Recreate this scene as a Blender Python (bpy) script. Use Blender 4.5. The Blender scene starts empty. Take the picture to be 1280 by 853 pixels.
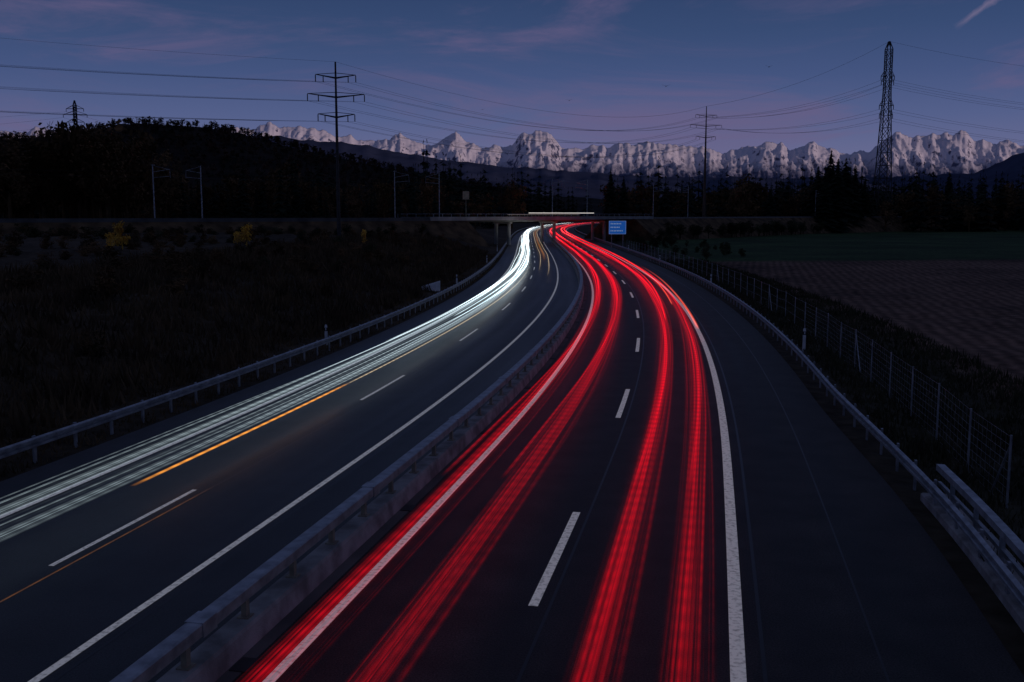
import bpy, math, random
import numpy as np
from mathutils import Vector, noise
random.seed(7); rng=np.random.default_rng(7)
F=1244.4; HY=268.0; H=7.5
PITCH=math.atan((426.5-HY)/F)
scene=bpy.context.scene
scene.view_settings.view_transform='Standard'
scene.view_settings.look='None'
scene.view_settings.exposure=0
# ------------------------------------------------ helpers
def link(o,parent=None):
    scene.collection.objects.link(o)
    if parent: o.parent=parent
    return o
def empty(name,loc=(0,0,0)):
    e=bpy.data.objects.new(name,None); e.location=loc; return link(e)
def mk(name,V,Fc,mat=None,parent=None,smooth=False,uv=None,col=None):
    V=np.asarray(V,dtype=np.float32); me=bpy.data.meshes.new(name)
    if isinstance(Fc,np.ndarray):
        n=Fc.shape[1]; me.vertices.add(len(V)); me.vertices.foreach_set('co',V.ravel())
        me.loops.add(Fc.size); me.loops.foreach_set('vertex_index',Fc.ravel().astype(np.int32))
        me.polygons.add(len(Fc)); me.polygons.foreach_set('loop_start',np.arange(0,Fc.size,n,dtype=np.int32))
        me.polygons.foreach_set('loop_total',np.full(len(Fc),n,dtype=np.int32))
        me.update(calc_edges=True)
    else:
        me.from_pydata([tuple(map(float,v)) for v in V],[],Fc)
    if uv is not None:
        uv=np.asarray(uv,dtype=np.float32); l=me.uv_layers.new(name='UVMap')
        idx=np.empty(len(me.loops),dtype=np.int32); me.loops.foreach_get('vertex_index',idx)
        l.data.foreach_set('uv',uv[idx].ravel())
    if col is not None:
        a=me.color_attributes.new('Col','FLOAT_COLOR','POINT')
        a.data.foreach_set('color',np.asarray(col,dtype=np.float32).ravel())
    if smooth: me.polygons.foreach_set('use_smooth',[True]*len(me.polygons))
    if mat: me.materials.append(mat)
    me.validate()
    return link(bpy.data.objects.new(name,me),parent)
class MB:
    def __init__(s): s.v=[]; s.f=[]
    def box(s,c,d,rz=0.0,taper=1.0):
        b=len(s.v); cr,sr=math.cos(rz),math.sin(rz)
        for k in (-1,1):
            t=taper if k>0 else 1
            for i,j in ((-1,-1),(1,-1),(1,1),(-1,1)):
                x=i*d[0]/2*t; y=j*d[1]/2*t
                s.v.append((c[0]+x*cr-y*sr,c[1]+x*sr+y*cr,c[2]+k*d[2]/2))
        s.f+= [(b,b+3,b+2,b+1),(b+4,b+5,b+6,b+7)]+[(b+i,b+(i+1)%4,b+4+(i+1)%4,b+4+i) for i in range(4)]
    def beam(s,p,q,r,r2=None,n=4):
        p=Vector(p);q=Vector(q); r2=r if r2 is None else r2
        d=(q-p).normalized(); u=d.orthogonal().normalized(); w=d.cross(u); b=len(s.v)
        for pt,rr in ((p,r),(q,r2)):
            for i in range(n):
                a=2*math.pi*(i+.5)/n; s.v.append(tuple(pt+u*math.cos(a)*rr+w*math.sin(a)*rr))
        s.f+=[(b+i,b+(i+1)%n,b+n+(i+1)%n,b+n+i) for i in range(n)]
        s.f+=[tuple(b+i for i in reversed(range(n))),tuple(b+n+i for i in range(n))]
    def make(s,name,mat,parent=None): return mk(name,s.v,s.f,mat,parent)
# ------------------------------------------------ materials
def nt(name):
    m=bpy.data.materials.new(name); m.use_nodes=True; t=m.node_tree
    return m,t,t.nodes['Principled BSDF']
def N(t,typ,**k):
    n=t.nodes.new(typ)
    for a,b in k.items(): setattr(n,a,b)
    return n
def mat(name,c1,c2=None,scale=5,rough=.8,metal=0,bump=0,bscale=None,detail=4,spec=.3,lo=.35,hi=.65,stretch=None):
    m,t,b=nt(name); b.inputs['Roughness'].default_value=rough; b.inputs['Metallic'].default_value=metal
    b.inputs['Specular IOR Level'].default_value=spec
    if c2 is None: c2=[x*.7 for x in c1]
    tc=N(t,'ShaderNodeTexCoord'); mp=N(t,'ShaderNodeMapping'); t.links.new(tc.outputs['Object'],mp.inputs[0])
    if stretch: mp.inputs['Scale'].default_value=stretch
    nz=N(t,'ShaderNodeTexNoise'); nz.inputs['Scale'].default_value=scale; nz.inputs['Detail'].default_value=detail
    t.links.new(mp.outputs[0],nz.inputs['Vector'])
    r=N(t,'ShaderNodeValToRGB'); r.color_ramp.elements[0].position=lo; r.color_ramp.elements[1].position=hi
    r.color_ramp.elements[0].color=(*c2,1); r.color_ramp.elements[1].color=(*c1,1)
    t.links.new(nz.outputs[0],r.inputs[0]); t.links.new(r.outputs[0],b.inputs['Base Color'])
    if bump:
        n2=N(t,'ShaderNodeTexNoise'); n2.inputs['Scale'].default_value=bscale or scale*6; n2.inputs['Detail'].default_value=4
        t.links.new(mp.outputs[0],n2.inputs['Vector'])
        bp=N(t,'ShaderNodeBump'); bp.inputs['Strength'].default_value=bump; bp.inputs['Distance'].default_value=.05
        t.links.new(n2.outputs[0],bp.inputs['Height']); t.links.new(bp.outputs[0],b.inputs['Normal'])
    return m
M_steel=mat('galvanised_steel',(.46,.48,.51),(.25,.26,.28),3,.42,.5)
M_dsteel=mat('weathered_steel',(.07,.07,.07),(.04,.04,.04),2,.6,.3)
M_pole2=mat('rusty_steel',(.14,.10,.075),(.08,.06,.05),.3,.7,.1)
M_conc=mat('concrete',(.44,.43,.41),(.20,.19,.18),1.6,.85,0,.3,40)
M_concl=mat('bridge_concrete',(.45,.44,.42),(.30,.29,.28),.4,.85)
M_concd=mat('dark_concrete',(.14,.14,.135),(.08,.08,.08),.4,.85)
M_post=mat('galvanised_post',(.40,.36,.27),(.25,.22,.17),4,.6,.3)
M_wire=mat('wire',(.05,.05,.055),None,1,.6,.3)
M_conif=mat('conifer_needles',(.024,.034,.022),(.010,.014,.010),.25,.9,spec=.1)
M_decid=mat('autumn_foliage',(.18,.10,.045),(.055,.038,.022),.35,.9,spec=.1)
M_hilld=mat('hill_autumn_foliage',(.095,.055,.038),(.03,.022,.016),.05,.9,spec=.1)
M_green=mat('green_foliage',(.06,.062,.030),(.026,.028,.016),.35,.9,spec=.1)
M_yellow=mat('yellow_foliage',(.88,.52,.08),(.48,.26,.05),.9,.8,spec=.1)
M_grass=mat('dry_grass',(.16,.105,.058),(.05,.035,.022),.4,.9,spec=.1)
M_grassg=mat('verge_grass',(.075,.072,.040),(.034,.034,.02),.5,.9,spec=.1)
M_ballast=mat('ballast',(.13,.12,.115),(.06,.06,.06),1.5,.9)
M_hill=mat('hill_forest_floor',(.034,.026,.022),(.012,.011,.010),.02,.95,spec=.05)
M_far=mat('hazed_far_hillside',(.060,.074,.135),(.032,.042,.085),.006,.95,spec=.05)  # distance haze put into the bluish base colour
# asphalt
def asphalt(name,base,rough,spec):
    m,t,b=nt(name)
    tc=N(t,'ShaderNodeTexCoord'); uvn=N(t,'ShaderNodeUVMap')
    n1=N(t,'ShaderNodeTexNoise'); n1.inputs['Scale'].default_value=28; n1.inputs['Detail'].default_value=6; n1.inputs['Roughness'].default_value=.7
    n2=N(t,'ShaderNodeTexNoise'); n2.inputs['Scale'].default_value=.5; n2.inputs['Detail'].default_value=5
    t.links.new(tc.outputs['Object'],n1.inputs['Vector'])
    mp=N(t,'ShaderNodeMapping'); mp.inputs['Scale'].default_value=(1.8,.05,1); t.links.new(uvn.outputs[0],mp.inputs[0]); t.links.new(mp.outputs[0],n2.inputs['Vector'])
    n3=N(t,'ShaderNodeTexNoise'); n3.inputs['Scale'].default_value=.8; n3.inputs['Detail'].default_value=5; t.links.new(tc.outputs['Object'],n3.inputs['Vector'])
    def mr(src,a,c):
        r=N(t,'ShaderNodeMapRange'); r.inputs['From Min'].default_value=.3; r.inputs['From Max'].default_value=.7
        r.inputs['To Min'].default_value=a; r.inputs['To Max'].default_value=c; t.links.new(src,r.inputs[0]); return r.outputs[0]
    def mul(a,c):
        k=N(t,'ShaderNodeMath',operation='MULTIPLY'); t.links.new(a,k.inputs[0]); t.links.new(c,k.inputs[1]); return k.outputs[0]
    f=mul(mul(mr(n1.outputs[0],.0,2.0),mr(n2.outputs[0],.45,1.55)),mr(n3.outputs[0],.7,1.3))
    vm=N(t,'ShaderNodeVectorMath',operation='SCALE'); vm.inputs[0].default_value=base; t.links.new(f,vm.inputs['Scale'])
    t.links.new(vm.outputs[0],b.inputs['Base Color'])
    t.links.new(mr(n2.outputs[0],rough-.06,rough+.08),b.inputs['Roughness']); b.inputs['Specular IOR Level'].default_value=spec
    bp=N(t,'ShaderNodeBump'); bp.inputs['Strength'].default_value=.6; bp.inputs['Distance'].default_value=.012
    t.links.new(n1.outputs[0],bp.inputs['Height']); t.links.new(bp.outputs[0],b.inputs['Normal'])
    return m
M_aspR=asphalt('asphalt_right',(.034,.030,.027),.58,.20)
M_aspL=asphalt('asphalt_left',(.022,.022,.022),.44,.30)
# paint
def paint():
    m,t,b=nt('glowing_road_paint'); tc=N(t,'ShaderNodeTexCoord')
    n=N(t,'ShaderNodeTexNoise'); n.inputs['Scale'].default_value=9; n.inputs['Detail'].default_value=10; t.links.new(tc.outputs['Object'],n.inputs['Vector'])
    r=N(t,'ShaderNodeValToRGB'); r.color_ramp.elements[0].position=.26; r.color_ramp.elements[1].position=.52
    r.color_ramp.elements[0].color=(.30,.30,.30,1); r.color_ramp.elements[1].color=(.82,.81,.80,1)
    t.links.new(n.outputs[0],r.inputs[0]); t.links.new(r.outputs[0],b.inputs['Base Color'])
    t.links.new(r.outputs[0],b.inputs['Emission Color']); b.inputs['Emission Strength'].default_value=.12  # added glow stands in for headlight light returned by the paint
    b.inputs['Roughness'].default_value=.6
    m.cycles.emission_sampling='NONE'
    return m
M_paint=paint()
# ------------------------------------------------ road spine
SY=[-400,18,30,40,57,75,95,115,150,200,300,400,500,700,900,1400]
SS=[.207,.205,.197,.175,.14,.108,.078,.05,.025,.013,.015,.03,.07,.14,.25,.6]
YY=np.arange(-400,1401,.5); SL=np.interp(YY,SY,SS)
XX=np.concatenate([[0],np.cumsum((SL[1:]+SL[:-1])/2*.5)]); XX+= .384-np.interp(18.3,YY,XX)
def xr(y): return np.interp(y,YY,XX)
def P(y,t):
    s=np.interp(y,YY,SL); n=1/np.sqrt(1+s*s)
    return xr(y)+t*n, y-t*s*n
def ysamp(a,b,near=1.0):
    out=[a]
    while out[-1]<b:
        y=out[-1]; out.append(min(b,y+(near if y<150 else near*3)))
    return np.array(out)
def sweep(name,prof,ys,m,parent=None,tf=None,smooth=False,closed=False,uv=False,zf=None):
    k=len(prof); V=[];UV=[]
    for y in ys:
        off=tf(y) if tf else 0
        for (t,z) in prof:
            px,py=P(y,t+off); V.append((px,py,z+(zf(y) if zf else 0))); UV.append((t,y))
    Fc=[]
    n=len(ys)
    for i in range(n-1):
        for j in range(k if closed else k-1):
            j2=(j+1)%k
            Fc.append((i*k+j,i*k+j2,(i+1)*k+j2,(i+1)*k+j))
    if closed: Fc.append(tuple(range(k))); Fc.append(tuple((n-1)*k+j for j in reversed(range(k))))
    return mk(name,V,Fc,m,parent,smooth,uv=UV if uv else None)
def sm(a,b,x):
    t=np.clip((x-a)/(b-a),0,1); return t*t*(3-2*t)
def flare(y): return float(.75*(1-sm(22,42,y)))
# ------------------------------------------------ ground
def terr(x,y):
    x=np.asarray(x,float); y=np.asarray(y,float)
    s=np.interp(y,YY,SL); t=(x-xr(y))/np.sqrt(1+s*s)
    z=np.full(t.shape,-.06)
    left=3.0*sm(-18.5,-33,t)*1.0+1.1*sm(-35,-80,t)
    fadeL=1-.75*sm(320,420,y)
    z=z+left*fadeL
    z=z-.3*sm(9.2,11.5,t)+.25*sm(25,90,t)
    z=z+18*sm(800,2500,y)*sm(30,200,np.abs(t))
    amp=sm(17.6,26,-t)*.22+sm(9.3,13,t)*.10
    z=z+amp*(np.sin(x*.9+y*.37)*.5+np.sin(x*.31-y*.83+1)*.5+np.sin(x*2.1+y*1.7)*.25)
    return z
tl=np.concatenate([[-6000,-3500,-2000,-1200,-800,-500,-350,-260],np.arange(-200,-60,10),np.arange(-60,-16,1.0),[-16,-12,-4.7,4,7.5,8.3,9.2],np.arange(10,30,1.0),np.arange(30,120,4),np.arange(120,400,14),[450,600,800,1200,2000,3500,6000]])
yl=np.concatenate([[-4000,-2000,-1000,-500,-300,-200,-140,-100,-60,-30],np.arange(-10,180,1.5),np.arange(180,400,5),np.arange(400,900,20),[950,1050,1200,1500,2000,3000,4500,6500,9000,13000]])
T,Yg=np.meshgrid(tl,yl); Xg=np.interp(Yg,YY,XX)+T; Z=terr(Xg,Yg)
nx=len(tl); idx=np.arange(len(yl)*nx).reshape(len(yl),nx)
Fg=np.stack([idx[:-1,:-1],idx[:-1,1:],idx[1:,1:],idx[1:,:-1]],-1).reshape(-1,4)
cb=np.zeros(T.shape+(4,))
bankc=np.array([.060,.045,.030]); meadow=np.array([.036,.064,.022]); plough=np.array([.140,.084,.060]); verge=np.array([.045,.042,.028])
far=np.array([.028,.030,.018])
cb[...,:3]=bankc
R=sm(8,10,T)[...,None]; cb[...,:3]=cb[...,:3]*(1-R)+verge*R
R=(sm(15,18,T)*sm(700,500,Yg))[...,None]; 
bd=166+.06*(Xg-20)
fm=sm(-4,4,Yg-bd)[...,None]
fieldc=plough*(1-fm)+meadow*fm
cb[...,:3]=cb[...,:3]*(1-R)+fieldc*R
cb[...,3]=(R*(1-fm))[...,0]
R=sm(600,1000,Yg)[...,None]; cb[...,:3]=cb[...,:3]*(1-R)+far*R
m,t,b=nt('ground_cover'); b.inputs['Roughness'].default_value=.95; b.inputs['Specular IOR Level'].default_value=.1
at=N(t,'ShaderNodeAttribute',attribute_name='Col'); tc=N(t,'ShaderNodeTexCoord')
n1=N(t,'ShaderNodeTexNoise'); n1.inputs['Scale'].default_value=1.3; n1.inputs['Detail'].default_value=8; t.links.new(tc.outputs['Object'],n1.inputs['Vector'])
n2=N(t,'ShaderNodeTexNoise'); n2.inputs['Scale'].default_value=.05; n2.inputs['Detail'].default_value=4; t.links.new(tc.outputs['Object'],n2.inputs['Vector'])
ad=N(t,'ShaderNodeMath',operation='ADD'); t.links.new(n1.outputs[0],ad.inputs[0]); t.links.new(n2.outputs[0],ad.inputs[1])
mr=N(t,'ShaderNodeMapRange'); mr.inputs['From Min'].default_value=.7; mr.inputs['From Max'].default_value=1.3; mr.inputs['To Min'].default_value=.3; mr.inputs['To Max'].default_value=1.7
t.links.new(ad.outputs[0],mr.inputs[0])
# plough furrows
wv=N(t,'ShaderNodeTexWave'); wv.inputs['Scale'].default_value=.30; wv.inputs['Distortion'].default_value=2.5; wv.inputs['Detail'].default_value=4; wv.inputs['Detail Scale'].default_value=2
mpw=N(t,'ShaderNodeMapping'); mpw.inputs['Rotation'].default_value=(0,0,math.radians(14)); t.links.new(tc.outputs['Object'],mpw.inputs[0]); t.links.new(mpw.outputs[0],wv.inputs['Vector'])
fw=N(t,'ShaderNodeMapRange'); fw.inputs['To Min'].default_value=.65; fw.inputs['To Max'].default_value=1.2; t.links.new(wv.outputs['Fac'],fw.inputs[0])
fx=N(t,'ShaderNodeMix',data_type='FLOAT'); fx.inputs[2].default_value=1; t.links.new(at.outputs['Alpha'],fx.inputs[0]); t.links.new(fw.outputs[0],fx.inputs[3])
mm=N(t,'ShaderNodeMath',operation='MULTIPLY'); t.links.new(mr.outputs[0],mm.inputs[0]); t.links.new(fx.outputs[0],mm.inputs[1])
vm=N(t,'ShaderNodeVectorMath',operation='SCALE'); t.links.new(at.outputs['Color'],vm.inputs[0]); t.links.new(mm.outputs[0],vm.inputs['Scale']); t.links.new(vm.outputs[0],b.inputs['Base Color'])
bp=N(t,'ShaderNodeBump'); bp.inputs['Strength'].default_value=.8; bp.inputs['Distance'].default_value=.15; t.links.new(n1.outputs[0],bp.inputs['Height']); t.links.new(bp.outputs[0],b.inputs['Normal'])
mk('ground',np.stack([Xg,Yg,Z],-1).reshape(-1,3),Fg,m,smooth=True,col=cb.reshape(-1,4))
# ------------------------------------------------ roads
ys=ysamp(-60,1350,1.5)
def band(name,ta,tb,m,z,tfb=None,k=6):
    V=[];UV=[]
    for y in ys:
        b2=tb+(tfb(y) if tfb else 0)
        for j in range(k+1):
            t_=ta+(b2-ta)*j/k; px,py=P(y,t_); V.append((px,py,z)); UV.append((t_,y))
    V=np.array(V); i=np.arange(len(ys)*(k+1)).reshape(len(ys),k+1)
    Fc=np.stack([i[:-1,:-1],i[:-1,1:],i[1:,1:],i[1:,:-1]],-1).reshape(-1,4)
    return mk(name,V,Fc,m,uv=UV)
band('motorway_carriageway',-16.35,-4.95,M_aspL,0.0)
band('motorway_carriageway',-4.95,7.65,M_aspR,0.0,flare)
mark=empty('road_markings')
def line(name,t,w,ya=-60,yb=1350):
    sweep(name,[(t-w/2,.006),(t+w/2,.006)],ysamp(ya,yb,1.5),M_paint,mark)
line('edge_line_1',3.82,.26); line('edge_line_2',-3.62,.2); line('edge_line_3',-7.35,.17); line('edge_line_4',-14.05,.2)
V=[];Fc=[]
def dash(t,w,a,b_):
    yy=np.linspace(a,b_,5)
    for i in range(4):
        base=len(V)
        for y,tt in ((yy[i],t-w/2),(yy[i],t+w/2),(yy[i+1],t+w/2),(yy[i+1],t-w/2)):
            px,py=P(y,tt); V.append((px,py,.006))
        Fc.append((base,base+1,base+2,base+3))
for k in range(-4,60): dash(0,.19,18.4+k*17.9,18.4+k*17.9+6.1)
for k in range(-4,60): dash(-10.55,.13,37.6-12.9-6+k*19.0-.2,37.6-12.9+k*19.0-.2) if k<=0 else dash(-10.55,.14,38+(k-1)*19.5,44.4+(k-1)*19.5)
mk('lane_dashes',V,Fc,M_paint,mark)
# tarred joints
M_tar=mat('tar_joint',(.018,.018,.018),None,5,.4)
tj=empty('tar_joints')
for t_,w_ in ((-10.2,.03),(-7.05,.035),(.32,.03),(4.25,.035),(6.2,.02)): sweep('seam',[(t_-w_,.003),(t_+w_,.003)],ysamp(-20,300,1.5),M_tar,tj)
# gutter strip and drain grates along the median wall
sweep('gutter',[(-4.46,.005),(-4.2,.004)],ysamp(-60,700,1.5),M_concd)
dg=MB()
for y in np.arange(6,200,9.0):
    px,py=P(y,-4.28); dg.box((px,py,.012),(.3,.5,.02),-float(np.interp(y,YY,SL)))
dg.make('drain_grates',M_wire)
# ------------------------------------------------ median barrier
med=empty('median_barrier')
ym=ysamp(-50,700,1.5)
sweep('concrete_wall',[(-4.47,0),(-4.52,.34),(-4.55,.40),(-4.95,.40),(-4.98,.34),(-5.03,0)],ym,M_conc,med)
sweep('top_rail',[(-4.60,.80),(-4.60,.99),(-4.64,1.01),(-4.86,1.01),(-4.90,.99),(-4.90,.80),(-4.86,.78),(-4.64,.78)],ym,M_steel,med,closed=True)
mb=MB()
y=-30.0
while y<420:
    px,py=P(y,-4.75); s=float(np.interp(y,YY,SL)); mb.box((px,py,.59),(.10,.13,.38),-math.atan(s)); mb.box((px,py,.412),(.22,.24,.025),-math.atan(s)); y+=2.0
mb.make('posts',M_post,med)
mb=MB()
for y in np.arange(-10,160,8.0):
    px,py=P(y+.5,-4.75); mb.box((px,py,.895),(.33,.45,.25),-math.atan(float(np.interp(y,YY,SL))))
mb.make('joint_sleeves',M_steel,med)
# ------------------------------------------------ side guard rails (W-beam)
def wprof(t,s,z=.62):
    p=[(0,-.155),(.02,-.15),(.08,-.12),(.08,-.05),(.015,-.02),(.015,.02),(.08,.05),(.08,.12),(.02,.15),(0,.155)]
    return [(t+s*a,z+b_) for a,b_ in p]+[(t-s*.012,z+.157),(t-s*.012,z-.157)]
def guardrail(t,s,tf,y0,y1,post=2.0):
    e=empty('guardrail'); sweep('beam',wprof(t,s),ysamp(y0,y1,1.2),M_steel,e,tf,closed=True)
    mb=MB(); y=y0+.5
    while y<min(y1,330):
        off=tf(y) if tf else 0; px,py=P(y,t-s*.14+off); sl=float(np.interp(y,YY,SL))
        zt=float(terr(px,py))
        mb.box((px,py,(.78+zt-.3)/2),(.06,.12,.78-zt+.3),-math.atan(sl)); px2,py2=P(y,t-s*.06+off); mb.box((px2,py2,.62),(.10,.08,.18),-math.atan(sl)); y+=post
    mb.make('posts',M_steel,e); return e
guardrail(8.15,-1,flare,-40,600); guardrail(-16.85,1,None,-40,600)
e=empty('bridge_approach_barrier')
sweep('concrete_base',[(8.75,-.1),(8.75,.12),(8.80,.15),(9.55,.15),(9.6,.12),(9.6,-.1)],ysamp(-40,27.5,1.5),M_conc,e,lambda y:flare(y)-.55,closed=True)
sweep('box_rail',[(9.02,.86),(9.02,1.02),(9.22,1.02),(9.22,.86)],ysamp(-40,27.2,1.5),M_steel,e,lambda y:flare(y)-.55,closed=True)
sweep('lower_rail',[(9.08,.46),(9.08,.56),(9.16,.56),(9.16,.46)],ysamp(-40,27.2,1.5),M_steel,e,lambda y:flare(y)-.55,closed=True)
mb=MB()
for y in np.arange(-30,27.2,2.0):
    px,py=P(y,9.12+flare(y)-.55); mb.box((px,py,.5),(.09,.12,.72),-.2); mb.box((px,py,.165),(.25,.25,.03),-.2)
mb.make('posts',M_steel,e)
# ------------------------------------------------ fence
fe=empty('wire_fence'); mb=MB(); wm=MB()
FT=11.1; prev=None; y=28.0; k=0
while y<235:
    px,py=P(y,FT); z=float(terr(px,py)); top=z+2.0
    mb.beam((px,py,z-.1),(px,py,top),.035,n=6)
    if k in (0,6,14,22):
        d=1 if k==0 else -1; qx,qy=P(y+1.5*d if k==0 else y-1.5,FT); mb.beam((px,py,top-.25),(qx,qy,z),.028,n=6)
    if prev:
        for zz in np.linspace(.05,1.95,9 if y<70 else 4):
            wm.beam((prev[0],prev[1],prev[2]+zz),(px,py,z+zz),.0055 if y<70 else .007,n=3)
        if y<66:
            a=Vector(prev);b_=Vector((px,py,z)); nn=9
            for i in range(nn):
                p0=a.lerp(b_,i/nn)
                wm.beam((p0.x,p0.y,p0.z+.05),(p0.x,p0.y,p0.z+1.95),.004,n=3)
    prev=(px,py,z); y+=4.0 if y<140 else 5; k+=1
mb.make('posts',M_steel,fe); wm.make('mesh_wires',M_steel,fe)
# ------------------------------------------------ delineator posts
M_white=mat('white_plastic',(.85,.85,.85),(.7,.7,.7),3,.5); M_black=mat('black_plastic',(.02,.02,.02),None,3,.5)
for (y,t_) in [(57,9.3),(107,9.1),(157,9.1),(207,9.1),(55,-18.0),(105,-18.0),(155,-18.0),(205,-18)]:
    px,py=P(y,t_); z=float(terr(px,py)); e=empty('delineator_post',(px,py,z))
    a=MB(); a.box((0,0,.4),(.15,.10,.82)); a.box((0,0,1.10),(.15,.10,.16),taper=.7); a.make('post',M_white,e)
    a=MB(); a.box((0,0,.915),(.152,.102,.21)); a.make('band',M_black,e)
    a=MB(); a.box((0,-.057,.93),(.06,.01,.14)); a.make('reflector',M_white,e)
# ------------------------------------------------ railway embankment & bridge
RP=[(-420,20),(-220,120),(-120,170),(-70,196),(-18,230),(36,308),(78,362),(150,440),(420,640),(800,860)]
def cat(pts,n=14):
    out=[]
    p=[Vector(q) for q in pts]; p=[p[0]*2-p[1]]+p+[p[-1]*2-p[-2]]
    for i in range(1,len(p)-2):
        for k in range(n):
            t=k/n; a,b_,c,d=p[i-1],p[i],p[i+1],p[i+2]
            out.append(.5*((2*b_)+(c-a)*t+(2*a-5*b_+4*c-d)*t*t+(3*b_-a-3*c+d)*t**3))
    out.append(p[-2]); return out
RL=cat(RP); iA=4*14; iB=5*14
def psweep(name,path,prof,m,parent=None,closed=False):
    k=len(prof);V=[];n=len(path)
    for i,p in enumerate(path):
        d=(path[min(i+1,n-1)]-path[max(i-1,0)]).normalized(); nn=Vector((d.y,-d.x))
        for (t_,z) in prof: q=p+nn*t_; V.append((q.x,q.y,z))
    Fc=[]
    for i in range(n-1):
        for j in range(k if closed else k-1):
            j2=(j+1)%k; Fc.append((i*k+j,i*k+j2,(i+1)*k+j2,(i+1)*k+j))
    if closed: Fc+= [tuple(range(k)),tuple((n-1)*k+j for j in reversed(range(k)))]
    return mk(name,V,Fc,m,parent)
for seg in (RL[:iA+2],RL[iB-1:]):
    psweep('railway_embankment',seg,[(-14,-1),(-5.2,6.1),(5.2,6.1),(14,-1)],M_grass,closed=True)
    psweep('railway_track_bed',seg,[(-4.6,6.12),(-3.9,6.55),(3.9,6.55),(4.6,6.12)],M_ballast,closed=True)
psweep('access_road_parapet',RL[:iA],[(5.05,6.0),(5.05,6.75),(5.3,6.75),(5.3,5.2)],M_concd,closed=True)
br=empty('overpass_bridge'); bs=RL[iA-1:iB+2]
psweep('deck',bs,[(-5.0,6.5),(-5.0,6.1),(-3.6,5.6),(3.6,5.6),(5.0,6.1),(5.0,6.5)],M_concd,br,True)
for s in (-1,1):
    psweep('edge_beam',bs,[(s*5.03,6.05),(s*5.03,6.9),(s*5.3,6.9),(s*5.3,6.05)],M_concl if s>0 else M_concd,br,True)  # lit rim put into colour: near beam paler than the far one
    psweep('handrail',bs,[(s*5.12,7.52),(s*5.12,7.60),(s*5.2,7.60),(s*5.2,7.52)],M_steel,br,True)
mb=MB()
for i,p in enumerate(bs[:-1]):
    for q in (p,p.lerp(bs[i+1],.5)):
        for s in (-1,1): mb.beam((q.x+s*4.27,q.y-s*2.95,6.75),(q.x+s*4.27,q.y-s*2.95,7.55),.04)
mb.make('rail_posts',M_steel,br)
mb=MB()
for tt in (-19.2,-6.0,10.8):
    best=min(bs,key=lambda p:abs((p.x-float(xr(p.y)))-tt))
    for k in (-1.2,1.2):
        d=Vector((.83,-.55))*k*1.6; mb.beam((best.x+d.x,best.y+d.y,-.3),(best.x+d.x,best.y+d.y,5.6),.45,n=12)
    mb.box((best.x,best.y,5.4),(5.2,1.0,.5),-.585)
mb.make('piers',M_concl,br)
# catenary masts
def mast(px,D,arm,htop=17.4):
    x=(px-640)/F*D; e=empty('catenary_mast',(x,D,0)); a=MB()
    a.beam((0,0,5.6),(0,0,htop),.14,.10,6)
    a.beam((0,0,htop-1.5),(arm*3.2,.6,htop-.9),.05); a.beam((0,0,htop-.2),(arm*3.0,.6,htop-.9),.03); a.beam((0,0,htop-2.6),(arm*3.3,.6,htop-2.3),.045)
    a.beam((arm*3.2,.6,htop-.9),(arm*3.3,.6,htop-2.6),.035); a.beam((-.3,0,htop-.1),(.5*arm,0,htop-.1),.05)
    a.make('mast_and_cantilever',M_steel,e); return (x+arm*3.2,D+.6,htop-2.5),(x+arm*3.2,D+.6,htop-1.2)
ends=[mast(-200,172,1),mast(197,203,1),mast(256,208,-1),mast(495,232,1),mast(550,242,-1),mast(690,275,1),mast(733,290,-1),mast(815,325,1),mast(858,345,-1),mast(1016,420,1)]
# wires
W=MB()
def wire(a,b_,sag,r=.04,n=14,r2=None):
    a=Vector(a);b_=Vector(b_);pr=a; r2=r if r2 is None else r2
    for i in range(1,n+1):
        t_=i/n; q=a.lerp(b_,t_); q.z-=4*sag*t_*(1-t_); W.beam(pr,q,r+(r2-r)*(i-1)/n,r+(r2-r)*i/n,n=3); pr=q
for grp in ([0,1,3,5,7,9],[2,4,6,8]):
    for i in range(len(grp)-1):
        for k in (0,1): wire(ends[grp[i]][k],ends[grp[i+1]][k],.5 if k else .05,.015,6)
W.make('overhead_line',M_wire)
# railway signal
e=empty('railway_signal',((583-640)/F*250,250,0)); a=MB(); a.beam((0,0,6),(0,0,13.2),.08,n=6); a.box((0,0,12.2),(1.6,.3,1.9)); a.box((0,-.3,11.1),(1.9,.6,.08)); a.make('signal_head',mat('signal_box',(.6,.54,.34),(.45,.40,.25),1),e)
# ------------------------------------------------ power pylons
def polepylon(x,y,z0,top,arms,m,ang,r0=.5):
    e=empty('power_pylon',(x,y,z0)); a=MB(); a.beam((0,0,-1),(0,0,top-z0),r0,.16,10)
    tips=[]; c,s=math.cos(ang),math.sin(ang)
    for (za,w) in arms:
        zz=za-z0
        for k in (-1,1):
            tip=(k*w*c,k*w*s,zz+.25); a.beam((0,0,zz-.35),tip,.17,.07,4); a.beam((0,0,zz+.55),tip,.06,.05,4)
            for fr in (1.0,.62):
                q=(k*w*c*fr,k*w*s*fr,zz+.2*fr-.05); a.beam(q,(q[0],q[1],q[2]-1.2),.09,.09,6)
                tips.append((x+q[0],y+q[1],z0+q[2]-1.2))
    a.make('pole_and_crossarms',m,e); tips.append((x,y,top)); return tips
D1=185; x1=(425-640)/F*D1; zy=lambda yy,D:(268-yy)*D/F+7.5
t1=polepylon(x1,D1,3.5,zy(84,D1),[(zy(101,D1),3.6),(zy(124,D1),5.1),(zy(148,D1),3.3)],M_dsteel,.15,.4)
D2=440; x2=(878-640)/F*D2
t2=polepylon(x2,D2,0,zy(137,D2),[(zy(148,D2),5.0),(zy(160,D2),7.4),(zy(174,D2),4.6)],M_pole2,.25,.85)
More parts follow.
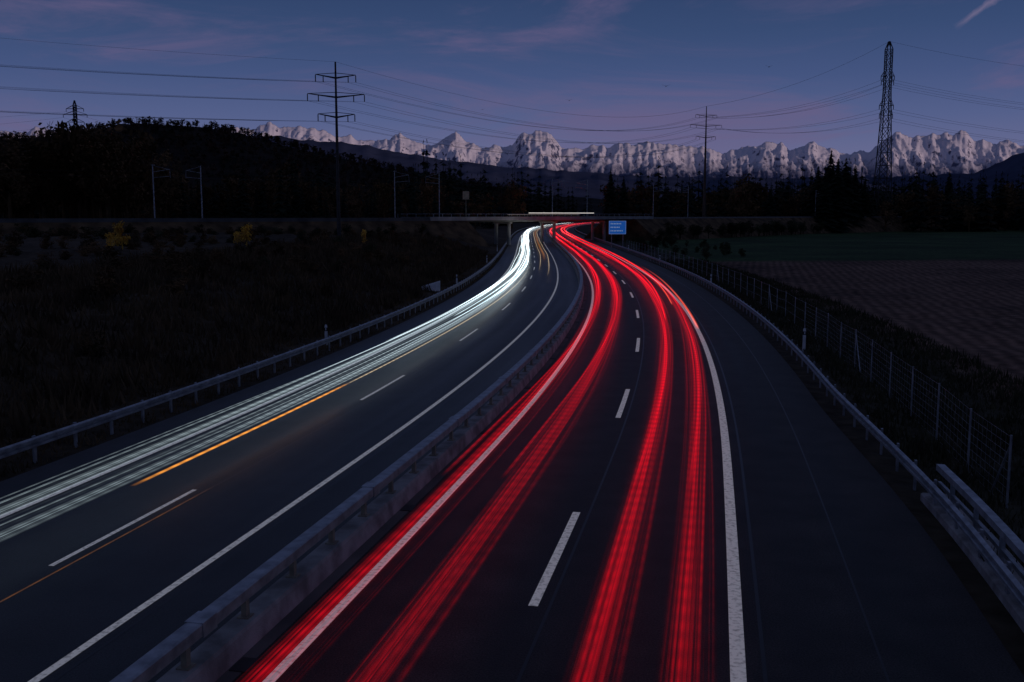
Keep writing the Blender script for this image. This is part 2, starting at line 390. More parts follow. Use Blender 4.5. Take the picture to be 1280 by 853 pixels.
t0=polepylon(-170,95,4,38,[(34,3.6),(31,5.1),(27.5,3.3)],M_dsteel,.5)
def lattice(x,y,z0,top,w0,w1,arms,m,r=.14,wmid=None):
    e=empty('lattice_pylon',(x,y,z0)); a=MB(); h=top-z0; n=16
    zs=[h*(1-(1-i/n)**1.15) for i in range(n+1)]
    def w(z): 
        f=z/h; return (w0+(w1-w0)*min(1,f/.75)) if f<.97 else w1*(1-(f-.97)/.03*.8)
    cs=((-1,-1),(1,-1),(1,1),(-1,1)); tips=[]
    for i in range(n):
        za,zb=zs[i],zs[i+1]; wa,wb=w(za)/2,w(zb)/2
        for j in range(4):
            c0,c1=cs[j],cs[(j+1)%4]
            a.beam((c0[0]*wa,c0[1]*wa,za),(c0[0]*wb,c0[1]*wb,zb),r*1.3)
            a.beam((c0[0]*wa,c0[1]*wa,za),(c1[0]*wb,c1[1]*wb,zb),r*.7); a.beam((c1[0]*wa,c1[1]*wa,za),(c0[0]*wb,c0[1]*wb,zb),r*.7)
            a.beam((c0[0]*wb,c0[1]*wb,zb),(c1[0]*wb,c1[1]*wb,zb),r*.6)
    for (zz,aw) in arms:
        zz-=z0; ww=w(zz)/2
        for k in (-1,1):
            tip=(k*aw,0,zz)
            for q in (-1,1): a.beam((k*ww,q*ww,zz),tip,r*.8); a.beam((k*ww,q*ww,zz+2.2),tip,r*.6)
            a.beam(tip,(tip[0],0,zz-1.8),r); tips.append((x+tip[0],y,z0+zz-1.8))
    a.make('lattice_frame',m,e); tips.append((x,y,top)); return tips
D3=460; x3=(1098-640)/F*D3
t3=lattice(x3,D3,0,zy(60,D3),7.4,2.6,[(zy(101,D3),3.0),(zy(107,D3),2.8),(zy(136,D3),3.2),(zy(147,D3),3.0)],M_dsteel,.17)
D4=640; x4=(105-640)/F*D4
t4=lattice(x4,D4,0,zy(130,D4),9,1.6,[(zy(140,D4),5.5),(zy(147,D4),7.5),(zy(156,D4),5.5)],M_dsteel,.2)
W=MB()
for i in range(len(t1)): wire(t0[i],t1[i],2.2,.014,14,.020); wire(t1[i],t2[i],7.0,.020,20,.05)
for j,a_ in enumerate(t3):
    b_=t2[min(j,len(t2)-1)] if j<8 else t2[-1]; wire(b_,a_,4,.05)
    wire(a_,(a_[0]+230,a_[1]+40,a_[2]-6),9,.05)
for j,zz in enumerate((69,60,52)):
    wire(t4[j*2],(-520,560,zz),8,.05); wire(t4[j*2],(-60,800,zz-10),14,.05)
W.make('power_line',M_wire)
lattice(x3+235,D3+42,0,78,7.4,2.6,[(70,3.0),(68,2.8),(57,3.2),(53,3.0)],M_dsteel,.17)
# ------------------------------------------------ motorway sign
m,t,b=nt('sign_blue_glow'); b.inputs['Base Color'].default_value=(.01,.10,.42,1); b.inputs['Emission Color'].default_value=(.015,.12,.50,1); b.inputs['Emission Strength'].default_value=.4  # glow added to lift the panel in dim light, no lamp
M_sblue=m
m,t,b=nt('sign_white_glow'); b.inputs['Base Color'].default_value=(.8,.8,.8,1); b.inputs['Emission Color'].default_value=(.5,.7,.9,1); b.inputs['Emission Strength'].default_value=.25  # lettering glow added like the panel's
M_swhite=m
DS=228; xs=(771-640)/F*DS; e=empty('direction_sign',(xs,DS,0)); zc=4.5
a=MB(); a.box((0,0,zc),(3.9,.08,3.0)); a.make('panel',M_sblue,e)
a=MB()
for k,(w_,o) in enumerate(((2.4,-.4),(1.9,-.65),(2.8,-.2))):
    xx=o-w_/2; 
    while xx<o+w_/2: a.box((xx+.15,-.05,zc+.85-k*.8),(.20,.02,.24)); xx+=.36
a.box((0,-.05,zc+1.45),(3.8,.02,.04)); a.box((0,-.05,zc-1.45),(3.8,.02,.04)); a.box((-1.88,-.05,zc),(.04,.02,2.85)); a.box((1.88,-.05,zc),(.04,.02,2.85))
a.make('lettering',M_swhite,e)
a=MB(); a.beam((-1.3,.15,-.5),(-1.3,.15,6),.09,n=8); a.beam((1.3,.15,-.5),(1.3,.15,6),.09,n=8); a.make('posts',M_steel,e)
# concrete headwall on left bank
px,py=P(97,-19.6); z=float(terr(px,py)); e=empty('concrete_headwall',(px,py,z)); 
mk('wall',[(-.9,-.3,-.4),(.9,-.3,-.4),(.9,.4,-.4),(-.9,.4,-.4),(-.9,-.1,.45),(.9,-.1,1.0),(.9,.4,1.0),(-.9,.4,.45)],[(0,3,2,1),(4,5,6,7),(0,1,5,4),(1,2,6,5),(2,3,7,6),(3,0,4,7)],M_white,e)
# ------------------------------------------------ light trails
def trailmat(name,col,hot,stri,gain,seed,thr=.42,floor=.05,hotmin=1.3,hotmax=5.0):
    m=bpy.data.materials.new(name); m.use_nodes=True; t=m.node_tree; t.nodes.clear()
    out=N(t,'ShaderNodeOutputMaterial'); add=N(t,'ShaderNodeAddShader'); em=N(t,'ShaderNodeEmission'); tr=N(t,'ShaderNodeBsdfTransparent')
    uv=N(t,'ShaderNodeUVMap'); at=N(t,'ShaderNodeAttribute',attribute_name='Col')
    sep=N(t,'ShaderNodeSeparateXYZ'); t.links.new(uv.outputs[0],sep.inputs[0])
    mp=N(t,'ShaderNodeMapping'); mp.inputs['Scale'].default_value=(stri,.014,1); mp.inputs['Location'].default_value=(seed*3.7,seed,seed)
    t.links.new(uv.outputs[0],mp.inputs[0]); nz=N(t,'ShaderNodeTexNoise'); nz.inputs['Scale'].default_value=1; nz.inputs['Detail'].default_value=3; nz.inputs['Roughness'].default_value=.65
    t.links.new(mp.outputs[0],nz.inputs['Vector'])
    r=N(t,'ShaderNodeMapRange'); r.inputs['From Min'].default_value=thr; r.inputs['From Max'].default_value=thr+.2; r.inputs['To Min'].default_value=floor; r.inputs['To Max'].default_value=1.0
    t.links.new(nz.outputs[0],r.inputs[0])
    def mth(op,a,b_=None):
        k=N(t,'ShaderNodeMath',operation=op)
        for i,v in enumerate((a,b_)):
            if v is None: continue
            if isinstance(v,(int,float)): k.inputs[i].default_value=v
            else: t.links.new(v,k.inputs[i])
        return k.outputs[0]
    u2=mth('SUBTRACT',mth('MULTIPLY',sep.outputs[0],2),1); ef=mth('SUBTRACT',1,mth('POWER',mth('ABSOLUTE',u2),2.2))
    rp=mth('ADD',mth('MULTIPLY',mth('SINE',mth('MULTIPLY',sep.outputs[1],9.0)),.20),.80)
    i1=mth('MULTIPLY',mth('MULTIPLY',mth('MULTIPLY',r.outputs[0],ef),rp),at.outputs['Fac'])
    mx=N(t,'ShaderNodeMix',data_type='RGBA'); mx.inputs[6].default_value=(*col,1); mx.inputs[7].default_value=(*hot,1)
    hf=N(t,'ShaderNodeMapRange'); hf.inputs['From Min'].default_value=hotmin; hf.inputs['From Max'].default_value=hotmax; t.links.new(i1,hf.inputs[0]); t.links.new(hf.outputs[0],mx.inputs[0])
    t.links.new(mx.outputs[2],em.inputs['Color']); t.links.new(mth('MULTIPLY',i1,gain),em.inputs['Strength'])
    t.links.new(em.outputs[0],add.inputs[0]); t.links.new(tr.outputs[0],add.inputs[1]); t.links.new(add.outputs[0],out.inputs[0])
    m.cycles.emission_sampling='NONE'
    return m
def trail(parent,t0_,w,z,ya,yb,m,inten,wob=.05,ph=0,fa=6,fb=20):
    yy=ysamp(ya,yb,1.2); V=[];UV=[];C=[]
    for y in yy:
        c=t0_+wob*math.sin(y/23+ph)+wob*.6*math.sin(y/9.3+ph*2)
        f=min(1,(y-ya)/fa)*min(1,(yb-y)/fb) if ya>-20 else min(1,(yb-y)/fb); f=max(0,f); v=inten(y)*f
        for j in range(2):
            u=j; px,py=P(y,c-w/2+w*u); V.append((px,py,z)); UV.append((u,y)); C.append((v,v,v,1))
    i=np.arange(len(yy)*2).reshape(-1,2); Fc=np.stack([i[:-1,:-1],i[:-1,1:],i[1:,1:],i[1:,:-1]],-1).reshape(-1,4)
    return mk('trail',V,Fc,m,parent,uv=UV,col=C)
RED=(1,.003,.014); HOT=(1,.15,.13)
reds=[trailmat('tail_light_%d'%i,RED,HOT,s_,1.0,i*5+1,th) for i,(s_,th) in enumerate(((9,.46),(15,.49),(6,.42)))]
redt=empty('tail_light_trails')
ri=lambda k:(lambda y:k*(.52+.45*sm(20,60,y)+1.8*sm(60,160,y)+2.4*sm(170,320,y)))
for k,(tc_,amp) in enumerate(((-3.15,1),(-1.6,.95),(1.55,.9),(2.9,.9))):
    trail(redt,tc_,.62,.78,-10 if tc_<0 else 6,900,reds[k%3],ri(amp),.06,k//2,12)
    trail(redt,tc_+.1,.95,.62,5,900,reds[(k+1)%3],ri(.45*amp),.10,k//2+2,14)
    trail(redt,tc_-.05,.2,.90,24,900,reds[2],ri(.8*amp),.12,k//2+4,2)
amberR=trailmat('amber_right',(1,.10,.05),(1,.30,.18),4,1.0,3,.3)
trail(redt,3.45,.22,.85,58,130,amberR,lambda y:1.1,.05,1,2,50)
trail(redt,2.5,.12,1.0,72,200,amberR,lambda y:1.1,.05,2,2,60)
trail(redt,1.7,.14,1.1,60,240,reds[2],lambda y:2.4,.05,2,3,60)
WH=(.74,.93,1.0); whites=[trailmat('head_light_%d'%i,WH,(1,1,1),s_,1.0,i*4+2,th) for i,(s_,th) in enumerate(((10,.47),(5,.42),(3,.35)))]
whites[2].cycles.emission_sampling='AUTO'
wt=empty('head_light_trails')
wi=lambda k:(lambda y:k*(.36+.6*sm(25,50,y)+2.4*sm(45,110,y)+1.5*sm(120,250,y)))
trail(wt,-12.9,.55,.66,-10,800,whites[0],wi(1),.08,0); trail(wt,-11.65,.55,.66,-10,800,whites[0],wi(1),.08,0)
trail(wt,-12.3,1.7,.80,-10,800,whites[0],wi(.2),.05,2)
trail(wt,-12.6,.10,.95,-10,800,whites[2],wi(1.5),.10,3); trail(wt,-11.5,.09,.95,22,800,whites[2],wi(1.3),.10,3)
trail(wt,-13.3,.08,.7,-10,800,whites[2],wi(1.1),.12,4); trail(wt,-12.15,.07,.6,-10,800,whites[2],wi(1.3),.12,5)
trail(wt,-12.5,.16,1.1,48,800,whites[2],wi(1.4),.05,1,2); trail(wt,-11.8,.14,1.0,62,800,whites[2],wi(1.2),.05,1,2)
amber=trailmat('amber_left',(1,.36,.04),(1,.55,.15),3,1.0,6,.3); warm=trailmat('warm_white',(1,.75,.45),(1,.9,.7),5,1.0,8,.35)
trail(wt,-11.15,.18,.62,22.5,38.5,amber,lambda y:1.15,.03,3,1.5,2); trail(wt,-11.15,.12,.62,37,130,warm,lambda y:.9,.03,3,3,40)
trail(wt,-9.1,.07,.62,8,23,amber,lambda y:.10,.0,3,1,2)
trail(wt,-8.5,.12,.66,110,600,warm,lambda y:.8+.8*sm(200,400,y),.06,1,25); trail(wt,-9.7,.12,.66,120,600,warm,lambda y:.7+.8*sm(200,400,y),.06,1,25)
trail(wt,-9.1,.5,.62,150,600,amber,lambda y:.25,.06,1,25)
# traffic trail on the overpass
bt=empty('overpass_light_trails')
def etr(name,path,z,col,st,off,h=.1):
    m,t,b=nt(name); b.inputs['Base Color'].default_value=(0,0,0,1); b.inputs['Emission Color'].default_value=(*col,1); b.inputs['Emission Strength'].default_value=st
    psweep(name,path,[(off,z),(off,z+h)],m,bt)
etr('white_trail',RL[iA+6:iB-2],7.75,(1,.92,.86),.8,-1.5,.16); etr('faint_trail',RL[iA+4:iB-4],7.35,(1,.85,.8),.22,1.5,.06)
# ------------------------------------------------ vegetation
def conifer(seed,lv=13,nb=8,h=1.0):
    r=random.Random(seed); V=[];Fc=[]
    def quad(a,b_,c,d):
        k=len(V); V.extend((a,b_,c,d)); Fc.append((k,k+1,k+2,k+3))
    for i in range(4):
        a=i*math.pi/2;b2=a+math.pi/2; quad((.012*math.cos(a),.012*math.sin(a),0),(.012*math.cos(b2),.012*math.sin(b2),0),(.001,.001,.98),(0,0,.98))
    for l in range(lv):
        f=l/(lv-1); z=.10+.86*f; L=.19*(1-f)**.85+.012
        for k in range(nb):
            a=2*math.pi*(k+r.random()*.7)/nb+l; ll=L*r.uniform(.6,1.2); zz=z+r.uniform(-.02,.02); w=ll*.34
            c,s=math.cos(a),math.sin(a); dr=ll*r.uniform(.25,.5)
            quad((0,0,zz+.02),(c*ll*.55-s*w,s*ll*.55+c*w,zz-dr*.45),(c*ll,s*ll,zz-dr),(c*ll*.55+s*w,s*ll*.55-c*w,zz-dr*.55))
    return np.array(V),np.array(Fc)
def broad(seed,nl=420,lsize=.045,tall=.5):
    r=random.Random(seed); V=[];Fc=[]; mb=MB()
    mb.beam((0,0,0),(0,0,.45),.022,.014,6); cl=[]
    for i in range(14):
        a=r.uniform(0,6.28); rad=r.uniform(.06,.24); z=.30+.58*r.random()
        p=(math.cos(a)*rad,math.sin(a)*rad,z); mb.beam((0,0,.2+.2*r.random()),p,.010,.003,4); cl.append((p,r.uniform(.07,.14)))
    cl.append(((0,0,.84),.11))
    V=list(mb.v); Fb=list(mb.f); Q=[]
    for i in range(nl):
        (c,rr)=cl[r.randrange(len(cl))]; d=Vector((r.gauss(0,1),r.gauss(0,1),r.gauss(0,1))).normalized()*rr*r.uniform(.4,1.15)
        p=Vector(c)+d; u=Vector((r.gauss(0,1),r.gauss(0,1),r.gauss(0,1))).normalized(); w=u.orthogonal().normalized(); s=lsize*r.uniform(.4,1)
        k=len(V); V+= [tuple(p-u*s-w*s*.5),tuple(p+u*s-w*s*.6),tuple(p+u*s*.8+w*s*.5),tuple(p-u*s*.7+w*s*.6)]; Q.append((k,k+1,k+2,k+3))
    Fq=[f for f in Fb if len(f)==4]+Q
    return np.array(V),np.array(Fq)
CON=[conifer(i) for i in range(5)]; CONL=[conifer(20+i,8,6) for i in range(5)]; CONH=[conifer(40+i,24,13) for i in range(4)]; BRO=[broad(i,520,.036) for i in range(5)]; BROH=[broad(50+i,2600,.018) for i in range(4)]
BUSH=[broad(80+i,700,.03) for i in range(4)]
def forest(name,temps,pos,m,wide=1.0,sink=0):
    Vs=[];Fs=[];o=0
    for (x,y,z,h) in pos:
        V,Fc=temps[random.randrange(len(temps))]; a=random.uniform(0,6.28); c,s=math.cos(a),math.sin(a); w=h*wide*random.uniform(.8,1.25)
        Q=np.empty_like(V,dtype=float); Q[:,0]=(V[:,0]*c-V[:,1]*s)*w+x; Q[:,1]=(V[:,0]*s+V[:,1]*c)*w+y; Q[:,2]=(V[:,2]-sink)*h+z
        Vs.append(Q); Fs.append(Fc+o); o+=len(V)
    return mk(name,np.concatenate(Vs),np.concatenate(Fs),m)
def tn(x,y): return x-float(xr(y))
def rd(x,y): return min((p-Vector((x,y))).length for p in RL)
def belt(n,d0,d1,p0,p1,h0,h1,clear=32):
    out=[]
    while len(out)<n:
        D=random.uniform(d0,d1); px=random.uniform(p0,p1); x=(px-640)/F*D; t_=tn(x,D)
        if -clear<t_<clear-6: continue
        if D<420 and rd(x,D)<18: continue
        g=.86+.45*noise.noise(Vector((px*.012,D*.002,2)))+.2*noise.noise(Vector((px*.06,D*.01,5)))
        out.append((x,D,float(terr(x,D))-.3,random.uniform(h0,h1)*g*1.15))
    return out
forest('forest_belt',CONL,belt(850,440,600,-250,1600,17,32),M_conif,1.2)
forest('forest_belt',CONL,belt(90,450,560,930,1330,22,30),M_conif,1.4)
forest('forest_belt',BRO,belt(300,430,600,-250,1600,13,24),M_decid,.9)
forest('forest_belt',CONL,belt(900,800,1050,-200,1600,28,46,36),M_conif,1.2)
forest('forest_belt',BRO,belt(70,250,330,-60,215,14,24),M_decid,.9)
forest('forest_belt',BRO,belt(55,300,420,190,560,9,16),M_decid,.9)
forest('forest_belt',CON,belt(80,270,420,230,560,9,17),M_conif)
for px,D,hh in ((140,245,25),(60,250,23),(18,240,24),(110,262,24)):
    x=(px-640)/F*D; o=forest('deciduous_tree',BROH,[(x,D,3.5,hh)],M_decid,1.0)
for px,D,hh in ((1033,425,35),(1052,430,32),(1018,440,29),(1064,435,29),(1042,415,31),(1076,445,24),(1027,410,26),(960,430,20),(1180,500,30),(762,420,27),(778,425,24)):
    x=(px-640)/F*D; forest('fir_tree',CONH,[(x,D,-.5,hh)],M_conif,1.35)
for px,D,hh in ((640,520,26),):
    x=(px-640)/F*D; forest('deciduous_tree',BROH,[(x,D,0,hh)],M_decid,.8)
# shrubs
pos=[]
for i in range(420):
    y=random.uniform(45,225); t_=random.uniform(-95,-24); x=float(xr(y))+t_
    if rd(x,y)<11: continue
    if y<80 and random.random()<.4: continue
    h=random.uniform(.9,2.8); pos.append((x,y,float(terr(x,y))-.35*h,h))
forest('shrub_mass',BUSH,pos[:280],M_decid,1.5,.0); forest('shrub_mass',BUSH,pos[280:],M_green,1.5,.0)
pos=[]
for i in range(110):
    p=RL[random.randrange(14,iA-1)]; d=random.uniform(7,14)
    pos.append((p.x+d*.5+random.uniform(-3,3),p.y-d*.86,max(0,3.2-(d-7)*.2),random.uniform(1.2,3.4)))
forest('shrub_mass',BUSH,pos,M_green,1.5)
pos=[]
for i in range(70):
    y=random.uniform(170,330); t_=random.uniform(12,30); x=float(xr(y))+t_
    if rd(x,y)<12: continue
    h=random.uniform(1.5,3.2); pos.append((x,y,-.9,h))
for i in range(60):
    p=RL[random.randrange(iB,iB+25)]; pos.append((p.x+random.uniform(8,14),p.y-random.uniform(6,12),0,random.uniform(3,6)))
forest('shrub_mass',BUSH,pos,M_green,1.3)
YB=[broad(300+i,420,.040) for i in range(5)]
for i,(px,D,zb,hh) in enumerate(((155,112,3.4,3.8),(310,122,3.4,3.2),(455,138,3.0,2.8),(298,128,3.4,2.2),(140,116,3.3,2.4))):
    x=(px-640)/F*D; forest('autumn_shrub',[YB[i]],[(x,D,zb-.2,hh)],M_yellow,.8)
# grass
def blades(name,n,yr,tr,hr,m,pw=1.6):
    y=yr[0]+(yr[1]-yr[0])*rng.random(n)**pw; t_=tr[0]+(tr[1]-tr[0])*rng.random(n); x=xr(y)+t_*np.sqrt(1+np.interp(y,YY,SL)**2)
    z=terr(x,y)-.03; a=rng.random(n)*6.28; h=hr[0]+(hr[1]-hr[0])*rng.random(n)**2
    cl=.5+.5*np.sin(x*1.3+np.sin(y*.7)*2)*np.cos(y*.9); h=h*(.55+.8*cl); w=h*.07+.012+y*.0002
    dx,dy=np.cos(a)*w,np.sin(a)*w; lx=rng.normal(0,.28,n)*h; ly=rng.normal(0,.28,n)*h
    V=np.empty((n,3,3)); V[:,0]=np.stack([x-dx,y-dy,z],-1); V[:,1]=np.stack([x+dx,y+dy,z],-1); V[:,2]=np.stack([x+lx,y+ly,z+h],-1)
    mk(name,V.reshape(-1,3),np.arange(n*3).reshape(n,3),m)
blades('tall_grass',90000,(14,200),(-46,-19.5),(.25,1.0),M_grass)
blades('verge_grass',50000,(8,170),(9.2,18),(.12,.55),M_grassg)
blades('verge_grass',20000,(14,190),(-20,-16.6),(.06,.3),M_grass)
# ------------------------------------------------ hills & mountains
def field(name,pts,Dr,Df,m,p0,p1,step,rows,detail,ridge,nsc,seed,pw=1.0,back=.15,smooth=True,jag=0,ridge2=0):
    cols=np.arange(p0,p1+step,step); pxs=[p[0] for p in pts]; pys=[p[1] for p in pts]
    V=[]; R=rows
    zrs=[(268-np.interp(px,pxs,pys))*Dr/F+7.5+detail*noise.fractal(Vector((px*.06,seed,0)),.8,2.1,6)+jag*(noise.ridged_multi_fractal(Vector((px*.03,seed,7)),.8,2.2,6,1.0,2.0)-1.1) for px in cols]
    for r_ in range(R+1):
        f=r_/R*(1+back); D=Df+(Dr-Df)*f
        for px,zr in zip(cols,zrs):
            x=(px-640)/F*D
            e_=f**pw if f<=1 else max(0,1-(f-1)/back*.8)
            amp=ridge*(max(0,math.sin(min(f,1)*math.pi))**.7*.9 if f<1 else 0)
            n_=(noise.ridged_multi_fractal(Vector((x/nsc,D/nsc/1.6,seed)),.95,2.15,6,1.0,2.0)-1.1) if amp else 0
            if ridge2 and f<1: n_+=ridge2/ridge*(noise.ridged_multi_fractal(Vector((x/90,D/260,seed+4)),.9,2.2,4,1.0,2.0)-1.1)
            V.append((x,D,-5+zr*e_+amp*n_*e_**.5))
    nx=len(cols); i=np.arange((R+1)*nx).reshape(R+1,nx); Fc=np.stack([i[:-1,:-1],i[:-1,1:],i[1:,1:],i[1:,:-1]],-1).reshape(-1,4)
    return mk(name,V,Fc,m,smooth=smooth)
def mth(op,a,b_):
    k=N(t,'ShaderNodeMath',operation=op)
    for i,v in enumerate((a,b_)):
        if isinstance(v,(int,float)): k.inputs[i].default_value=v
        else: t.links.new(v,k.inputs[i])
    return k.outputs[0]
m,t,b=nt('hazed_snowy_rock'); b.inputs['Roughness'].default_value=.9; b.inputs['Specular IOR Level'].default_value=.1
ge=N(t,'ShaderNodeNewGeometry'); sp=N(t,'ShaderNodeSeparateXYZ'); t.links.new(ge.outputs['Normal'],sp.inputs[0]); sq=N(t,'ShaderNodeSeparateXYZ'); t.links.new(ge.outputs['Position'],sq.inputs[0])
nz=N(t,'ShaderNodeTexNoise'); nz.inputs['Scale'].default_value=.018; nz.inputs['Detail'].default_value=8; nz.inputs['Roughness'].default_value=.65; mp=N(t,'ShaderNodeMapping'); mp.inputs['Scale'].default_value=(1,1,.8); t.links.new(ge.outputs['Position'],mp.inputs[0]); t.links.new(mp.outputs[0],nz.inputs['Vector'])
sl=mth('ADD',sp.outputs[2],mth('MULTIPLY',mth('SUBTRACT',nz.outputs[0],.5),1.9))
r1=N(t,'ShaderNodeMapRange'); r1.inputs['From Min'].default_value=.34; r1.inputs['From Max'].default_value=.50; t.links.new(sl,r1.inputs[0])
r2=N(t,'ShaderNodeMapRange'); r2.inputs['From Min'].default_value=370; r2.inputs['From Max'].default_value=540
t.links.new(mth('ADD',sq.outputs[2],mth('MULTIPLY',mth('SUBTRACT',nz.outputs[0],.5),320)),r2.inputs[0])
fac=mth('MULTIPLY',r1.outputs[0],r2.outputs[0])
mx=N(t,'ShaderNodeMix',data_type='RGBA'); mx.inputs[6].default_value=(.10,.115,.20,1); mx.inputs[7].default_value=(.80,.77,.85,1); t.links.new(fac,mx.inputs[0]); t.links.new(mx.outputs[2],b.inputs['Base Color'])  # rock colour blued to carry the distance haze
M_snow=m
sky_m=[(-400,177),(0,169),(20,166),(60,164),(110,166),(200,172),(325,161),(345,157),(365,161),(395,163),(420,171),(470,178),(490,179),(503,169),(516,178),(540,181),(560,172),(571,168),(582,177),(600,186),(622,186),(640,182),(650,171),(662,170),(675,166),(688,172),(700,184),(722,186),(740,179),(760,182),(790,180),(820,183),(850,182),(880,188),(905,194),(930,186),(960,179),(985,188),(1010,179),(1025,184),(1045,192),(1075,193),(1090,182),(1110,169),(1130,171),(1155,167),(1175,171),(1192,167),(1210,177),(1230,184),(1250,179),(1268,184),(1300,180),(1400,172),(1700,177)]
field('mountain_range',sky_m,10000,9050,M_snow,-350,1650,1.4,120,20,170,400,3.3,.85,smooth=True,jag=42,ridge2=45)
hill=[(-400,200),(0,178),(300,174),(330,168),(350,168),(390,175),(430,177),(470,183),(500,188),(560,199),(620,207),(700,211),(760,217),(850,220),(1000,221),(1150,218),(1210,214),(1250,198),(1280,185),(1400,150),(1700,140)]
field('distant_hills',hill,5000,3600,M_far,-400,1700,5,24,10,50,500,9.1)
lh=[(-500,190),(-200,175),(0,171),(60,168),(110,163),(150,154),(185,151),(240,154),(290,160),(330,168),(360,178),(420,192),(480,205),(560,222),(640,236),(760,246),(1400,250),(1700,240)]
field('forested_hill',lh,1500,1050,M_hill,-500,1700,6,24,3,8,160,5.2,.8)
pos=[]
for i in range(3200):
    f=random.random()**.6; px=random.uniform(-200,640); D=1050+450*f*1.04; x=(px-640)/F*D
    z=((268-np.interp(px,[p[0] for p in lh],[p[1] for p in lh]))*1500/F+7.5)*min(f*1.04,1)**.8-8
    pos.append((x,D,z,random.uniform(8,14)))
forest('hill_forest',CONL,pos[:1300],M_conif,1.4); forest('hill_forest',[broad(200+i,110,.075) for i in range(4)],pos[1300:],M_hilld,1.2)
# unseen ridge added behind the camera to block low sun from the valley
V=[];na=60;nr=8
for r_ in range(nr+1):
    for k in range(na+1):
        az=math.radians(62+k*150/na); rad=1300+r_*130; e_=math.sin(math.pi*r_/nr)*math.sin(math.pi*k/na)**.35
        V.append((math.sin(az)*rad,math.cos(az)*rad,-8+(310+40*noise.noise(Vector((k*.3,r_*.4,0))))*e_))
i=np.arange((nr+1)*(na+1)).reshape(nr+1,na+1); mk('sun_block_ridge',V,np.stack([i[:-1,:-1],i[:-1,1:],i[1:,1:],i[1:,:-1]],-1).reshape(-1,4),M_hill,smooth=True)
# ------------------------------------------------ birds
for px,py,D in ((828,113,95),(710,130,110),(953,90,110),(604,141,130)):
    x=(px-640)/F*D; e=empty('bird',(x,D,zy(py,D))); 
    mk('body_and_wings',[(0,-.25,0),(.06,0,.03),(0,.25,0),(-.06,0,.03),(0,0,-.07),(.42,.05,.16),(.30,-.12,.10),(-.42,.05,.13),(-.30,-.12,.09),(0,.1,.04),(.06,.38,0),(-.06,.38,0)],[(0,1,2,3),(0,4,1),(1,4,2),(2,4,3),(3,4,0),(1,6,5,9),(3,9,7,8),(2,10,11)],M_black,e)
# ------------------------------------------------ world
w=bpy.data.worlds.new('World'); scene.world=w; w.use_nodes=True; t=w.node_tree; t.nodes.clear()
try:
    w.cycles.sampling_method='MANUAL'; w.cycles.sample_map_resolution=256
except Exception: pass
out=N(t,'ShaderNodeOutputWorld'); bg=N(t,'ShaderNodeBackground'); t.links.new(bg.outputs[0],out.inputs[0])
S=Vector((.78,-.62,math.tan(math.radians(2.0)))).normalized()
ns=N(t,'ShaderNodeTexSky'); ns.sky_type='NISHITA'; ns.sun_disc=False; ns.sun_elevation=math.radians(2.0); ns.sun_rotation=math.atan2(S.x,S.y)
tc=N(t,'ShaderNodeTexCoord'); nv=N(t,'ShaderNodeVectorMath',operation='NORMALIZE'); t.links.new(tc.outputs['Generated'],nv.inputs[0])
sx=N(t,'ShaderNodeSeparateXYZ'); t.links.new(nv.outputs[0],sx.inputs[0])
cr=N(t,'ShaderNodeValToRGB'); t.links.new(sx.outputs[2],cr.inputs[0]); el=cr.color_ramp.elements
st=[(0,(.150,.148,.262)),(.06,(.125,.138,.275)),(.09,(.088,.116,.255)),(.13,(.056,.088,.212)),(.17,(.038,.070,.172)),(.22,(.026,.052,.135)),(.32,(.022,.042,.105)),(1,(.029,.044,.084))]
el[0].position=0; el[0].color=(*st[0][1],1); el[1].position=1; el[1].color=(*st[-1][1],1)
for p,c in st[1:-1]: q=el.new(p); q.color=(*c,1)
# clouds: thin streaks
mp=N(t,'ShaderNodeMapping'); mp.inputs['Scale'].default_value=(1.5,1.6,8.5); mp.inputs['Rotation'].default_value=(0,math.radians(-13),0); t.links.new(nv.outputs[0],mp.inputs[0])
nz=N(t,'ShaderNodeTexNoise'); nz.inputs['Scale'].default_value=1.9; nz.inputs['Detail'].default_value=9; nz.inputs['Roughness'].default_value=.62; nz.inputs['Distortion'].default_value=.7; t.links.new(mp.outputs[0],nz.inputs['Vector'])
r1=N(t,'ShaderNodeMapRange'); r1.interpolation_type='SMOOTHSTEP'; r1.inputs['From Min'].default_value=.46; r1.inputs['From Max'].default_value=.72; r1.inputs['To Max'].default_value=.7; t.links.new(nz.outputs[0],r1.inputs[0])
mx=N(t,'ShaderNodeMix',data_type='RGBA'); mx.inputs[7].default_value=(.142,.110,.222,1); t.links.new(r1.outputs[0],mx.inputs[0]); t.links.new(cr.outputs[0],mx.inputs[6])
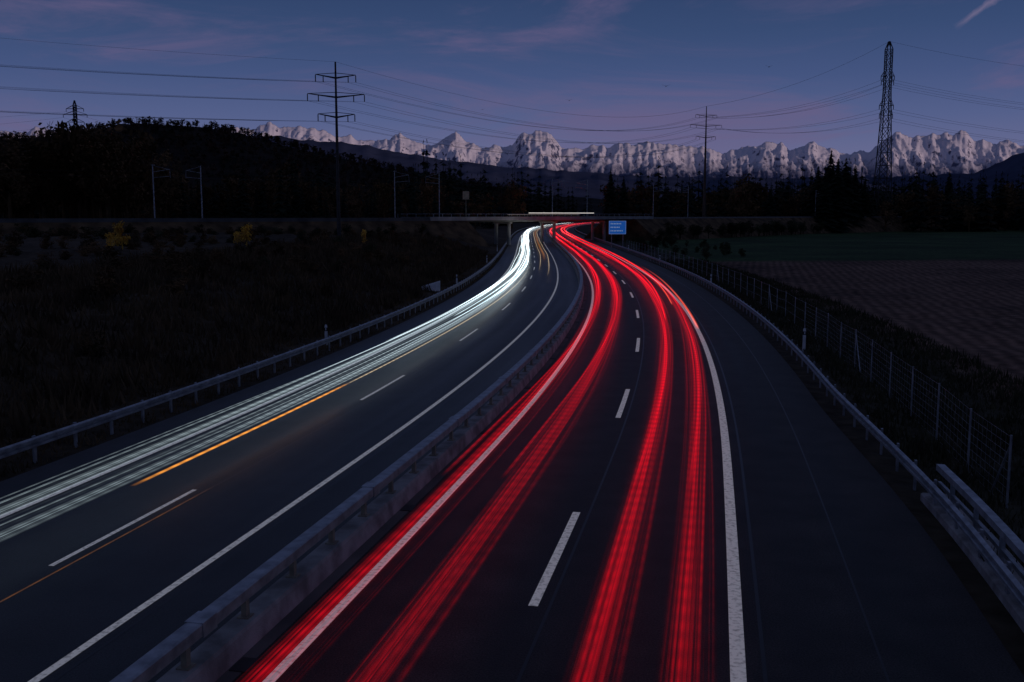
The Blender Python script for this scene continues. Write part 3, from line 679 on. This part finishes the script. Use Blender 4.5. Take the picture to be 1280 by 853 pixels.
# vapour trail
def pd(px,py): return Vector(((px-640)/F,1,(268-py)/F)).normalized()
a_,b_=pd(1185,36),pd(1236,2); nn=a_.cross(b_).normalized(); mid=(a_+b_).normalized()
def vdot(v):
    k=N(t,'ShaderNodeVectorMath',operation='DOT_PRODUCT'); k.inputs[1].default_value=v; t.links.new(nv.outputs[0],k.inputs[0]); return k.outputs['Value']
n5=N(t,'ShaderNodeTexNoise'); n5.inputs['Scale'].default_value=60; n5.inputs['Detail'].default_value=5; t.links.new(nv.outputs[0],n5.inputs['Vector'])
wn=mth('ABSOLUTE',mth('ADD',vdot(nn),mth('MULTIPLY',mth('SUBTRACT',n5.outputs[0],.5),.012)),0)
ra=N(t,'ShaderNodeMapRange'); ra.inputs['From Min'].default_value=.0042; ra.inputs['From Max'].default_value=.0; t.links.new(wn,ra.inputs[0])
rb=N(t,'ShaderNodeMapRange'); rb.inputs['From Min'].default_value=math.cos(.028); rb.inputs['From Max'].default_value=math.cos(.010); t.links.new(vdot(mid),rb.inputs[0])
cf=mth('MULTIPLY',mth('MULTIPLY',ra.outputs[0],rb.outputs[0]),.4)
m2=N(t,'ShaderNodeMix',data_type='RGBA'); m2.inputs[7].default_value=(.28,.21,.32,1); t.links.new(cf,m2.inputs[0]); t.links.new(mx.outputs[2],m2.inputs[6])
sc=N(t,'ShaderNodeVectorMath',operation='SCALE'); t.links.new(ns.outputs[0],sc.inputs[0]); sc.inputs['Scale'].default_value=.001
ad=N(t,'ShaderNodeVectorMath',operation='ADD'); t.links.new(sc.outputs[0],ad.inputs[0]); t.links.new(m2.outputs[2],ad.inputs[1])
t.links.new(ad.outputs[0],bg.inputs['Color']); bg.inputs['Strength'].default_value=1.0
L=bpy.data.lights.new('sun','SUN'); L.energy=1.15; L.angle=math.radians(.5); L.color=(1,.74,.70)
lo=link(bpy.data.objects.new('sun',L)); lo.rotation_euler=S.to_track_quat('Z','Y').to_euler()
# ------------------------------------------------ camera
c=bpy.data.cameras.new('camera'); co=link(bpy.data.objects.new('camera',c)); co.location=(0,0,H); co.rotation_euler=(math.pi/2-PITCH,0,0)
c.lens=35; c.sensor_width=36; c.clip_end=30000; c.clip_start=.1; scene.camera=co
